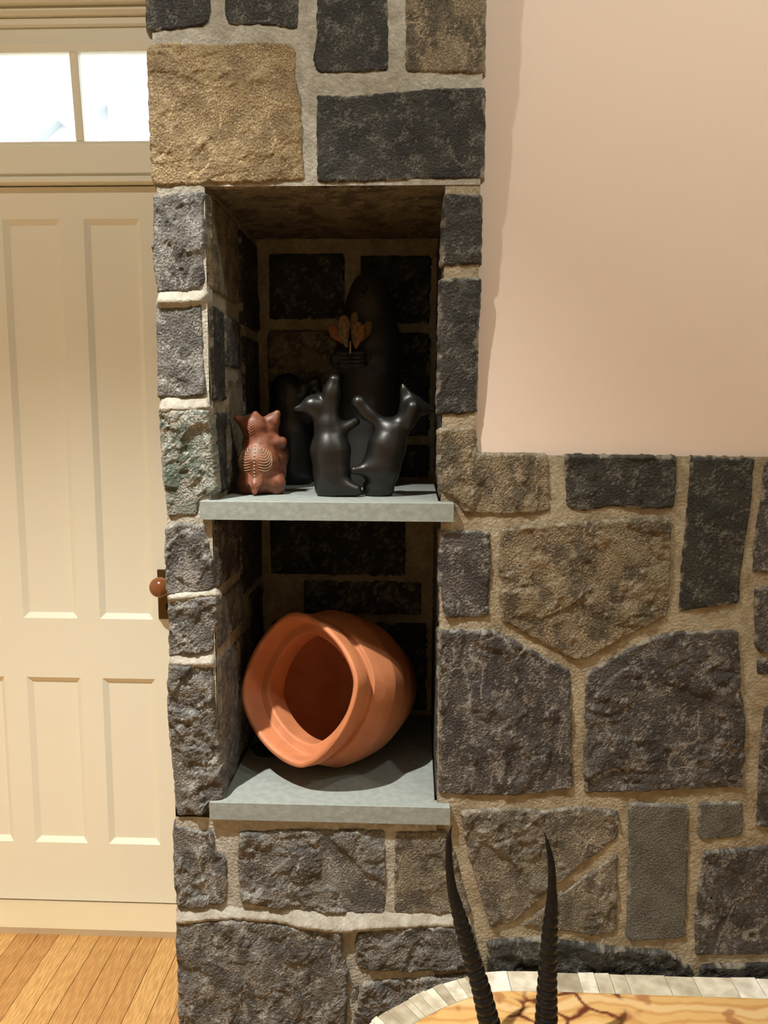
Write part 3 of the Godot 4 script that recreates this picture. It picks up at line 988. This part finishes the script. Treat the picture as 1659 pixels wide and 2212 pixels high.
func build_shelves() -> void:
	var t := thing("stone_shelf", "grey-green bluestone shelf slab carrying the clay figures", "shelf", Vector3(0, 1.3055, 0))
	var o := PackedVector2Array([Vector2(-.405, -.021), Vector2(.0735, -.021), Vector2(.0735, .010), Vector2(.046, .010), Vector2(.046, .452), Vector2(-.378, .452), Vector2(-.378, .010), Vector2(-.405, .010)])
	part("slab", prism(o, 0.0, .0355, .0012), M.blue, t, Vector3.ZERO, Vector3(-90, 0, 0))
	t = thing("stone_sill", "grey-green bluestone sill slab under the terracotta pot", "shelf", Vector3(0, .7035, 0))
	o = PackedVector2Array([Vector2(-.4015, -.020), Vector2(.0755, -.020), Vector2(.0755, .010), Vector2(.046, .010), Vector2(.046, .452), Vector2(-.378, .452), Vector2(-.378, .010), Vector2(-.4015, .010)])
	part("slab", prism(o, 0.0, .0365, .0012), M.blue, t, Vector3.ZERO, Vector3(-90, 0, 0))

# ---------------------------------------------------------------- the things on the shelves
func lathe(profile: Array, sides := 96) -> ArrayMesh:
	# rings [s along +z, half width, squareness]: a rounded diamond section
	var v := PackedVector3Array()
	var idx := PackedInt32Array()
	for r in profile:
		for k in sides:
			var t := TAU * k / sides
			var e: float = r[2]
			var rad: float = r[1] / pow(pow(absf(cos(t)), e) + pow(absf(sin(t)), e), 1.0 / e)
			v.append(Vector3(cos(t) * rad, sin(t) * rad, r[0]))
	for i in profile.size() - 1:
		for k in sides:
			var a := i * sides + k
			var b := i * sides + (k + 1) % sides
			idx.append_array(PackedInt32Array([a, a + sides, b, b, a + sides, b + sides]))
	return arrays(v, idx)

func build_pot() -> void:
	var t := thing("terracotta_pot", "rounded square terracotta pot lying on its side, mouth tilted outward", "pot", Vector3(-.152, .7405, -.20))
	var outer := [[0.0, .150, 1.62], [.0005, .155, 1.62], [.003, .158, 1.62], [.034, .157, 1.62], [.0365, .155, 1.62], [.0375, .151, 1.62], [.038, .147, 1.62], [.0385, .1455, 1.62], [.058, .146, 1.64], [.060, .1465, 1.64], [.0605, .148, 1.66], [.061, .1545, 1.68], [.062, .1565, 1.69], [.118, .1685, 1.74],
		[.1195, .1688, 1.74], [.121, .1686, 1.74], [.16, .1640, 1.8], [.199, .1560, 1.84], [.2005, .1556, 1.84], [.202, .1548, 1.84], [.24, .137, 1.92], [.27, .123, 1.95], [.298, .110, 1.97], [.303, .106, 1.98], [.305, .098, 2.0], [.305, .001, 2.0]]
	part("pot_body", lathe(outer), M.terracotta, t)
	var inner := [[.297, .001, 2.0], [.297, .09, 2.0], [.27, .112, 1.95], [.20, .145, 1.86], [.13, .160, 1.78], [.102, .155, 1.7], [.098, .136, 1.68], [.096, .120, 1.66], [.094, .114, 1.64], [.090, .112, 1.64], [.048, .1145, 1.62], [.045, .117, 1.62], [.0435, .122, 1.62], [.0415, .134, 1.62], [.039, .1375, 1.62], [.012, .1415, 1.62], [.004, .1440, 1.62], [.001, .147, 1.62], [0.0, .150, 1.62]]
	part("pot_inside", lathe(inner), M.terracotta, t)
	# axis from the mouth into the pot
	var axis := Vector3(.52, -.255, -.80).normalized()
	var side := Vector3.UP.cross(axis).normalized()
	var b := Basis(side, axis.cross(side), axis)
	for c in t.get_children():
		c.transform = Transform3D(b.rotated(axis, deg_to_rad(-17)), Vector3(-.241, .942, -.078) - t.position)

func build_dog() -> void:
	var t := thing("clay_dog_figurine", "red-brown clay figurine of embracing dogs with incised ribs", "figurine", Vector3(-.318, 1.341, -.118))
	var list := bones([
		[-24, 24, 8, 21, -20, 30, 2, 20], [33, 24, 6, 22, 28, 34, 0, 22], [1, 34, 8, 34, 0, 66, 4, 41], [0, 66, 4, 41, 2, 98, 0, 28],
		[-24, 104, 0, 11, -14, 101, 2, 15], [14, 102, 0, 18, 46, 106, -8, 11], [-1, 108, -2, 24, -8, 132, 2, 23], [-8, 138, 4, 24, -12, 140, -6, 24],
		[-28, 143, 0, 12, -46, 155, -2, 6], [-6, 150, 6, 14, -6, 164, 4, 5], [18, 128, -16, 18, 24, 146, -14, 17], [27, 152, -14, 10, 36, 164, -14, 7],
		[24, 40, -30, 26, 26, 80, -28, 28], [26, 80, -28, 28, 20, 112, -20, 18], [0, 30, 34, 12, -1, 22, 42, 8], [-1, 22, 42, 8, -1, 7, 47, 5.5],
		[-24, 8, -2, 13, -26, 8, 6, 12], [36, 8, -4, 14, 34, 8, 4, 13],
	])
	var dog := part("body", model(list, .010, .0028, 0.0), M.clay, t)
	# incised ribs and backbone
	for s in [-1.0, 1.0]:
		for i in 9:
			var y0 := (96.0 - i * 5.4) * .001
			var reach: float = [12, 17, 22, 26, 29, 31, 32.5, 33.5, 33][i] * .001
			var rise: float = [3, 6, 9, 12, 14, 16, 17, 17, 16][i] * .001
			var pts := PackedVector3Array()
			var rad := PackedFloat32Array()
			for j in 13:
				var u := j / 12.0
				var x: float = s * (.0075 + (reach - .0075) * sin(u * PI * .5)) - .001
				var y := y0 - .004 * sin(u * PI) + rise * pow(u, 3.0)
				pts.append(drop_on(list, .010, x, y) + Vector3(0, 0, .0002))
				rad.append(.0006 if j > 0 and j < 12 else .0003)
			part("rib", tube(pts, rad, 6), M.cream, dog)
	for i in 10:
		var bead := SphereMesh.new()
		bead.radius = .0019
		bead.height = .0034
		bead.radial_segments = 10
		bead.rings = 6
		part("vertebra", bead, M.cream, dog, drop_on(list, .010, -.001, (100.0 - i * 6.6) * .001))
	for s in [-1.0, 1.0]:
		for i in 6:
			var pts := PackedVector3Array()
			for j in 5:
				var u := j / 4.0
				pts.append(drop_on(list, .010, s * (.004 + u * .011) - .001, .036 - i * .0035 + u * .009))
			part("haunch_stroke", tube(pts, PackedFloat32Array([.0003, .0006, .0006, .0006, .0003]), 5), M.clay_light, dog)
		for i in 6:
			var pts := PackedVector3Array()
			for j in 5:
				var u := j / 4.0
				pts.append(drop_on(list, .010, -.010 + s * u * .006, .122 + i * .0052 + (u * .005)))
			part("hair_stroke", tube(pts, PackedFloat32Array([.0003, .0005, .0005, .0005, .0003]), 5), M.clay_light, dog)

func build_dancers() -> void:
	var t := thing("dancing_dog_figurine", "burnished black clay dancing dog, one arm raised straight up", "figurine", Vector3(-.155, 1.341, -.092), "black dancing dogs")
	var list := bones([
		[-30, 13, 4, 14, 20, 13, 8, 15], [-10, 22, 2, 30, -11, 44, 0, 35], [-11, 44, 0, 35, -14, 92, 0, 38], [-14, 92, 0, 38, -17, 138, 0, 25],
		[-15, 140, 4, 18, -11, 205, 6, 15], [-11, 205, 6, 15, -5, 229, 8, 12], [-28, 136, -2, 15, -42, 168, 4, 12], [-45, 180, 6, 19, -48, 183, 2, 18],
		[-58, 179, 8, 12, -81, 173, 12, 5], [-38, 194, -4, 9, -38, 201, -8, 4], [2, 130, 2, 14, 36, 148, -8, 9], [4, 22, 14, 18, 38, 14, 20, 12],
	])
	var dancer := part("body", model(list, .014, .003, 0.0), M.black, t)
	for e in [Vector3(-.0545, .1885, .0165), Vector3(-.0800, .1745, .0160)]:
		var dot := SphereMesh.new()
		dot.radius = .0026
		dot.height = .0052
		part("eye" if e.x > -.06 else "nose", dot, M.black, dancer, e)
	var t2 := thing("dancing_dog_figurine", "burnished black clay dancing dog with pointed ear, paw reaching to its partner", "figurine", Vector3(-.0755, 1.341, -.098), "black dancing dogs")
	list = bones([
		[-12, 14, 2, 15, 18, 14, 2, 15], [3, 22, 0, 28, 8, 58, 0, 36], [8, 58, 0, 36, 20, 100, 0, 36], [20, 100, 0, 36, 30, 126, 0, 31], [40, 136, 0, 18, 56, 150, 2, 16],
		[56, 150, 2, 17, 72, 176, 4, 19], [78, 178, 4, 15, 92, 175, 6, 9], [92, 175, 6, 9, 109, 172, 8, 4.5], [55, 178, -2, 11, 50, 222, -4, 3], [74, 192, -2, 8, 55, 212, -4, 4],
		[14, 138, 4, 16, -18, 164, 10, 12], [-18, 164, 10, 12, -36, 186, 14, 15], [-12, 54, 16, 15, -44, 53, 28, 8], [70, 176, 18, 9, 64, 150, 16, 9],
	])
	part("body", model(list, .014, .003, 0.0), M.black, t2)

func build_back_figures() -> void:
	var t := thing("hooded_woman_statue", "tall matte black statue of a shawled woman holding a bouquet of stone blooms", "statue", Vector3(-.107, 1.341, -.335))
	var list := bones([
		[0, 30, 0, 72, 0, 160, 0, 66], [0, 160, 0, 66, 4, 310, 0, 70], [4, 310, 0, 70, 2, 400, -4, 52], [2, 400, -4, 52, 0, 438, -2, 40],
		[52, 300, 20, 20, 30, 280, 56, 16], [30, 280, 56, 16, -16, 284, 78, 12], [-60, 290, 18, 20, -66, 280, 52, 14], [-66, 280, 52, 14, -46, 284, 78, 12],
	])
	part("shawl", model(list, .022, .005, 0.0), M.black_matte, t)
	var face := part("face", model(bones([[-12, 436, 30, 17, -12, 418, 33, 13], [-13, 430, 50, 4, -13, 421, 54, 4.5], [-19, 434, 45, 4.5], [-6, 434, 46, 4.5], [-18, 412, 46, 2.6, -8, 412, 47, 2.6]]), .006, .0024), M.black_matte, t)
	face.name = "face"
	for s in [-1.0, 1.0]:
		var palm := part("hand", model(bones([[-31 + s * 34, 284, 74, 13, -31 + s * 18, 284, 82, 12]]), .006, .004), M.black_matte, t)
		for i in 4:
			var pts := PackedVector3Array()
			for j in 7:
				var u := j / 6.0
				pts.append(Vector3(-.031 + s * (.030 - u * .034), .296 - i * .0085 - .004 * sin(u * PI), .083 + .011 * sin(u * PI) + .002 * s))
			part("finger", tube(pts, PackedFloat32Array([.0045, .005, .0052, .005, .0048, .0044, .003]), 8), M.black_matte, palm)
	var stones := [[-66, 336, 38, 12, 25, "rust"], [-49, 338, 12, 12, 30, "jade"], [-47, 352, 4, 13, 24, "sand"], [-27, 356, -3, 10, 36, "olive"], [-20, 338, -10, 12, 28, "sand"], [-14, 332, -16, 11, 28, "amber"], [-2, 342, -26, 12, 26, "olive"]]
	var shades := {"rust": Color.from_rgba8(150, 92, 46), "jade": Color.from_rgba8(128, 120, 84), "sand": Color.from_rgba8(134, 108, 68), "olive": Color.from_rgba8(112, 96, 56), "amber": Color.from_rgba8(146, 102, 50)}
	var k := 0
	for q in stones:
		var bloom := model(bones([[0, -q[4], 0, q[3] * .35, 0, 0, 0, q[3]], [0, 0, 0, q[3], 0, q[4] * .5, 0, q[3] * .8]]), .006, .0035)
		var m := triplanar(plain(shades[q[5]], .55), 12.0)
		m.albedo_texture = M.clay.albedo_texture
		var o := part("bloom", bloom, m, t, Vector3(q[0], q[1], 82 + 5 * (k % 3)) * .001)
		o.transform.basis = Basis(Vector3.BACK, deg_to_rad(q[2])) * Basis.from_scale(Vector3(1, 1, .45))
		k += 1
	part("flower_stem", tube(PackedVector3Array([Vector3(-.034, .292, .096), Vector3(-.0335, .318, .098)]), PackedFloat32Array([.002, .0016]), 6), M.cream, t)
	var d := thing("black_figure", "glossy black clay figure standing in the corner behind the red-brown dogs", "figurine", Vector3(-.285, 1.341, -.352))
	part("body", model(bones([
		[0, 28, 0, 50, 0, 110, 0, 46], [0, 110, 0, 46, -4, 190, 0, 44], [-4, 190, 0, 44, -10, 216, 2, 40], [10, 214, 22, 20, 30, 220, 34, 12], [30, 220, 34, 12, 58, 236, 26, 8], [58, 236, 26, 8, 66, 206, 20, 8], [40, 160, 10, 20, 62, 200, 18, 11],
	]), .016, .005, 0.0), M.black, d)

func build_shard() -> void:
	var t := thing("obsidian_chunk", "chipped glossy black stone chunk in the corner behind the pot", "stone", Vector3(-.328, .7405, -.205))
	var rng := RandomNumberGenerator.new()
	rng.seed = 12
	var st := SurfaceTool.new()
	st.begin(Mesh.PRIMITIVE_TRIANGLES)
	st.set_smooth_group(-1)
	var rings := [[0.0, .030], [.010, .034], [.022, .022], [.028, .008]]
	var pts := []
	for r in rings:
		var row := []
		for k in 8:
			var a: float = TAU * k / 8.0 + rng.randf() * .3
			var rad: float = r[1] * (.75 + rng.randf() * .4)
			row.append(Vector3(cos(a) * rad * 1.1, r[0] + (rng.randf() * .006 if r[0] > 0.0 else 0.0), sin(a) * rad * .7))
		pts.append(row)
	for i in 3:
		for k in 8:
			var c := (k + 1) % 8
			var n: Vector3 = pts[i][k] + pts[i + 1][c] + Vector3(0, .002, 0)
			tri(st, pts[i][k], pts[i][c], pts[i + 1][c], n)
			tri(st, pts[i][k], pts[i + 1][c], pts[i + 1][k], n)
	for k in 8:
		tri(st, Vector3(0, .03, 0), pts[3][k], pts[3][(k + 1) % 8], Vector3.UP)
		tri(st, Vector3.ZERO, pts[0][k], pts[0][(k + 1) % 8], Vector3.DOWN)
	st.generate_normals()
	part("chunk", st.commit(), M.obsidian, t)

# ---------------------------------------------------------------- the onyx table and the horns
func build_table() -> void:
	var top := .40
	var t := thing("onyx_table", "oval coffee table of honey onyx with a pale stone border, under the stone wall", "table", Vector3(.5, 0, .4))
	var c := [[1.25, .40], [1.22, .22], [1.10, .075], [.90, .028], [.71, .0255], [.45, .0255], [.205, .026], [.142, .034], [.058, .070], [-.022, .126], [-.076, .177], [-.125, .250], [-.15, .36], [-.13, .50], [-.05, .63], [.10, .72], [.40, .77], [.80, .75], [1.10, .63]]
	var curve := Curve2D.new()
	for i in c.size() + 1:
		var p := Vector2(c[i % c.size()][0], c[i % c.size()][1])
		var q := Vector2(c[(i + c.size() - 1) % c.size()][0], c[(i + c.size() - 1) % c.size()][1])
		var r := Vector2(c[(i + 1) % c.size()][0], c[(i + 1) % c.size()][1])
		var d := (r - q).normalized()
		curve.add_point(p, -d * p.distance_to(q) * .3, d * p.distance_to(r) * .3)
	curve.bake_interval = .004
	var length := curve.get_baked_length()
	var inner := PackedVector2Array()
	var rng := RandomNumberGenerator.new()
	rng.seed = 77
	var shades := [Color.from_rgba8(228, 222, 206), Color.from_rgba8(218, 210, 192), Color.from_rgba8(206, 198, 178), Color.from_rgba8(234, 229, 216), Color.from_rgba8(182, 172, 152)]
	var mats := []
	for i in 5:
		var m := triplanar(plain(shades[i], .25), 6.0)
		m.albedo_texture = noise_tex(.012, 300 + i, 256, Color(.82, .80, .77), Color(1, 1, 1), 5)
		mats.append(m)
	var s := 0.0
	while s < length - .001:
		var here := curve.sample_baked(s)
		var straight := here.y < .035 and here.x > .15
		var w := (.030 + rng.randf() * .05) if straight else (.014 + rng.randf() * .026)
		if length - s - w < .02:
			w = length - s
		var skew := (rng.randf() - .5) * (.03 if straight else .014)
		var out := (rng.randf() - .35) * .006
		var outer_pts := PackedVector2Array()
		var inner_pts := PackedVector2Array()
		for j in 4:
			var u := j / 3.0
			var a := s + .0004 + (w - .0008) * u
			var p := curve.sample_baked(fmod(a, length))
			var dir := (curve.sample_baked(fmod(a + .004, length)) - curve.sample_baked(fmod(a - .004 + length, length))).normalized()
			var nn := Vector2(-dir.y, dir.x)
			if nn.dot(Vector2(.52, .40) - p) < 0.0:
				nn = -nn
			outer_pts.append(p - nn * out * (1.0 - .6 * u))
			inner_pts.append(p + nn * .054)
		for j in 4:
			inner.append(inner_pts[j] - Vector2(t.position.x, t.position.z))
		inner_pts.reverse()
		outer_pts.append_array(inner_pts)
		# local plane: x stays, y is -z
		var o := PackedVector2Array()
		for p in outer_pts:
			o.append(Vector2(p.x - t.position.x, -(p.y - t.position.z)))
		part("border_tile", prism(o, top - .022, top + rng.randf() * .0006, .0006), mats[rng.randi() % 5], t, Vector3.ZERO, Vector3(-90, 0, 0))
		s += w
	var field_poly := PackedVector2Array()
	for p in inner:
		field_poly.append(Vector2(p.x, -p.y))
	var flat := Geometry2D.offset_polygon(field_poly, -.0004)
	var up := Transform3D(Basis(Vector3(1, 0, 0), Vector3(0, 0, -1), Vector3(0, 1, 0)), Vector3(0, top - .0004, 0))
	part("onyx_inlay", slab(up, flat[0], "onyx", 0.0, 0.0, .0035, 0.0, true), M.onyx, t)
	part("underside", prism(flat[0], top - .024, top - .003), plain(Color.from_rgba8(120, 90, 50), .6), t, Vector3.ZERO, Vector3(-90, 0, 0))
	for x in [-.30, .34]:
		var leg := CylinderMesh.new()
		leg.top_radius = .10
		leg.bottom_radius = .14
		leg.height = top - .023
		part("pedestal", leg, mats[2], t, Vector3(x, (top - .023) / 2.0, 0))

func horn(px: Array, z0: float, z1: float, ridge_from: float) -> ArrayMesh:
	# tip to root, [x, y, width] in mm
	var curve := Curve3D.new()
	var n := px.size()
	for i in n:
		var p := Vector3(px[i][0] * .001, px[i][1] * .001, lerpf(z0, z1, float(i) / (n - 1)))
		var a := Vector3(px[maxi(i - 1, 0)][0], px[maxi(i - 1, 0)][1], 0) * .001
		var b := Vector3(px[mini(i + 1, n - 1)][0], px[mini(i + 1, n - 1)][1], 0) * .001
		var d := (b - a) / 6.0
		curve.add_point(p, -d, d)
	curve.bake_interval = .002
	var length := curve.get_baked_length()
	var pts := PackedVector3Array()
	var rad := PackedFloat32Array()
	var steps := 300
	var phase := 0.0
	for i in steps + 1:
		var s := length * i / steps
		var p := curve.sample_baked(s)
		# width by height along the horn
		var r := 0.0
		for j in n - 1:
			if p.y <= px[j][1] * .001 and p.y >= px[j + 1][1] * .001:
				var u: float = (px[j][1] * .001 - p.y) / maxf((px[j][1] - px[j + 1][1]) * .001, 1e-5)
				r = lerpf(px[j][2], px[j + 1][2], u) * .0005
		if p.y < px[n - 1][1] * .001 or r == 0.0:
			r = px[n - 1][2] * .0005 if i > steps / 2 else .0004
		var f := s / length
		var strength := smoothstep(ridge_from, ridge_from + .14, f)
		phase += length / steps / (.0145 + .002 * f)
		var saw := fposmod(phase, 1.0)
		var bulge := pow(sin(saw * PI), .7) * (1.0 - .35 * saw)
		pts.append(p)
		rad.append(maxf(r * (1.0 - strength * .2 * (1.0 - bulge)), .0004))
	return tube(pts, rad, 28)

func build_horns() -> void:
	var t := thing("antelope_horns", "pair of ridged black antelope horns standing up from the onyx table", "horns", Vector3(.19, .4005, .25))
	var o := -t.position
	var l := part("horn", horn([[69.1, 815.7, 0.8], [65.2, 804.5, 4.7], [63.4, 787.6, 10.2], [64.6, 748.1, 12.9], [69.4, 708.7, 16.5], [77.6, 677.6, 22.8], [86.6, 646.5, 28.3], [105.6, 582.4, 31.6], [120.3, 534.9, 34.8], [136.7, 469.0, 39.7], [145.8, 436.5, 41.4]], .225, .25, .26), M.horn, t, o)
	l.name = "horn"
	part("horn", horn([[223.4, 808.1, 0.8], [225.6, 801.2, 3.1], [228.5, 792.0, 6.6], [236.3, 752.9, 12.2], [238.2, 713.6, 14.5], [238.3, 682.4, 21.1], [236.5, 651.2, 27.4], [234.2, 586.6, 32.3], [233.6, 538.8, 36.3], [233.6, 472.5, 41.8], [233.5, 438.1, 42.8]], .225, .25, .30), M.horn, t, o)
	part("skull_cap", model(bones([[-40, 12, 8, 14, 44, 12, 8, 14], [-34, 16, 0, 20, -34, 34, 0, 17], [44, 16, 0, 20, 44, 34, 0, 17], [5, 14, 10, 22, 5, 12, 50, 13]]), .016, .005, 0.0), plain(Color.from_rgba8(205, 190, 160), .7), t)
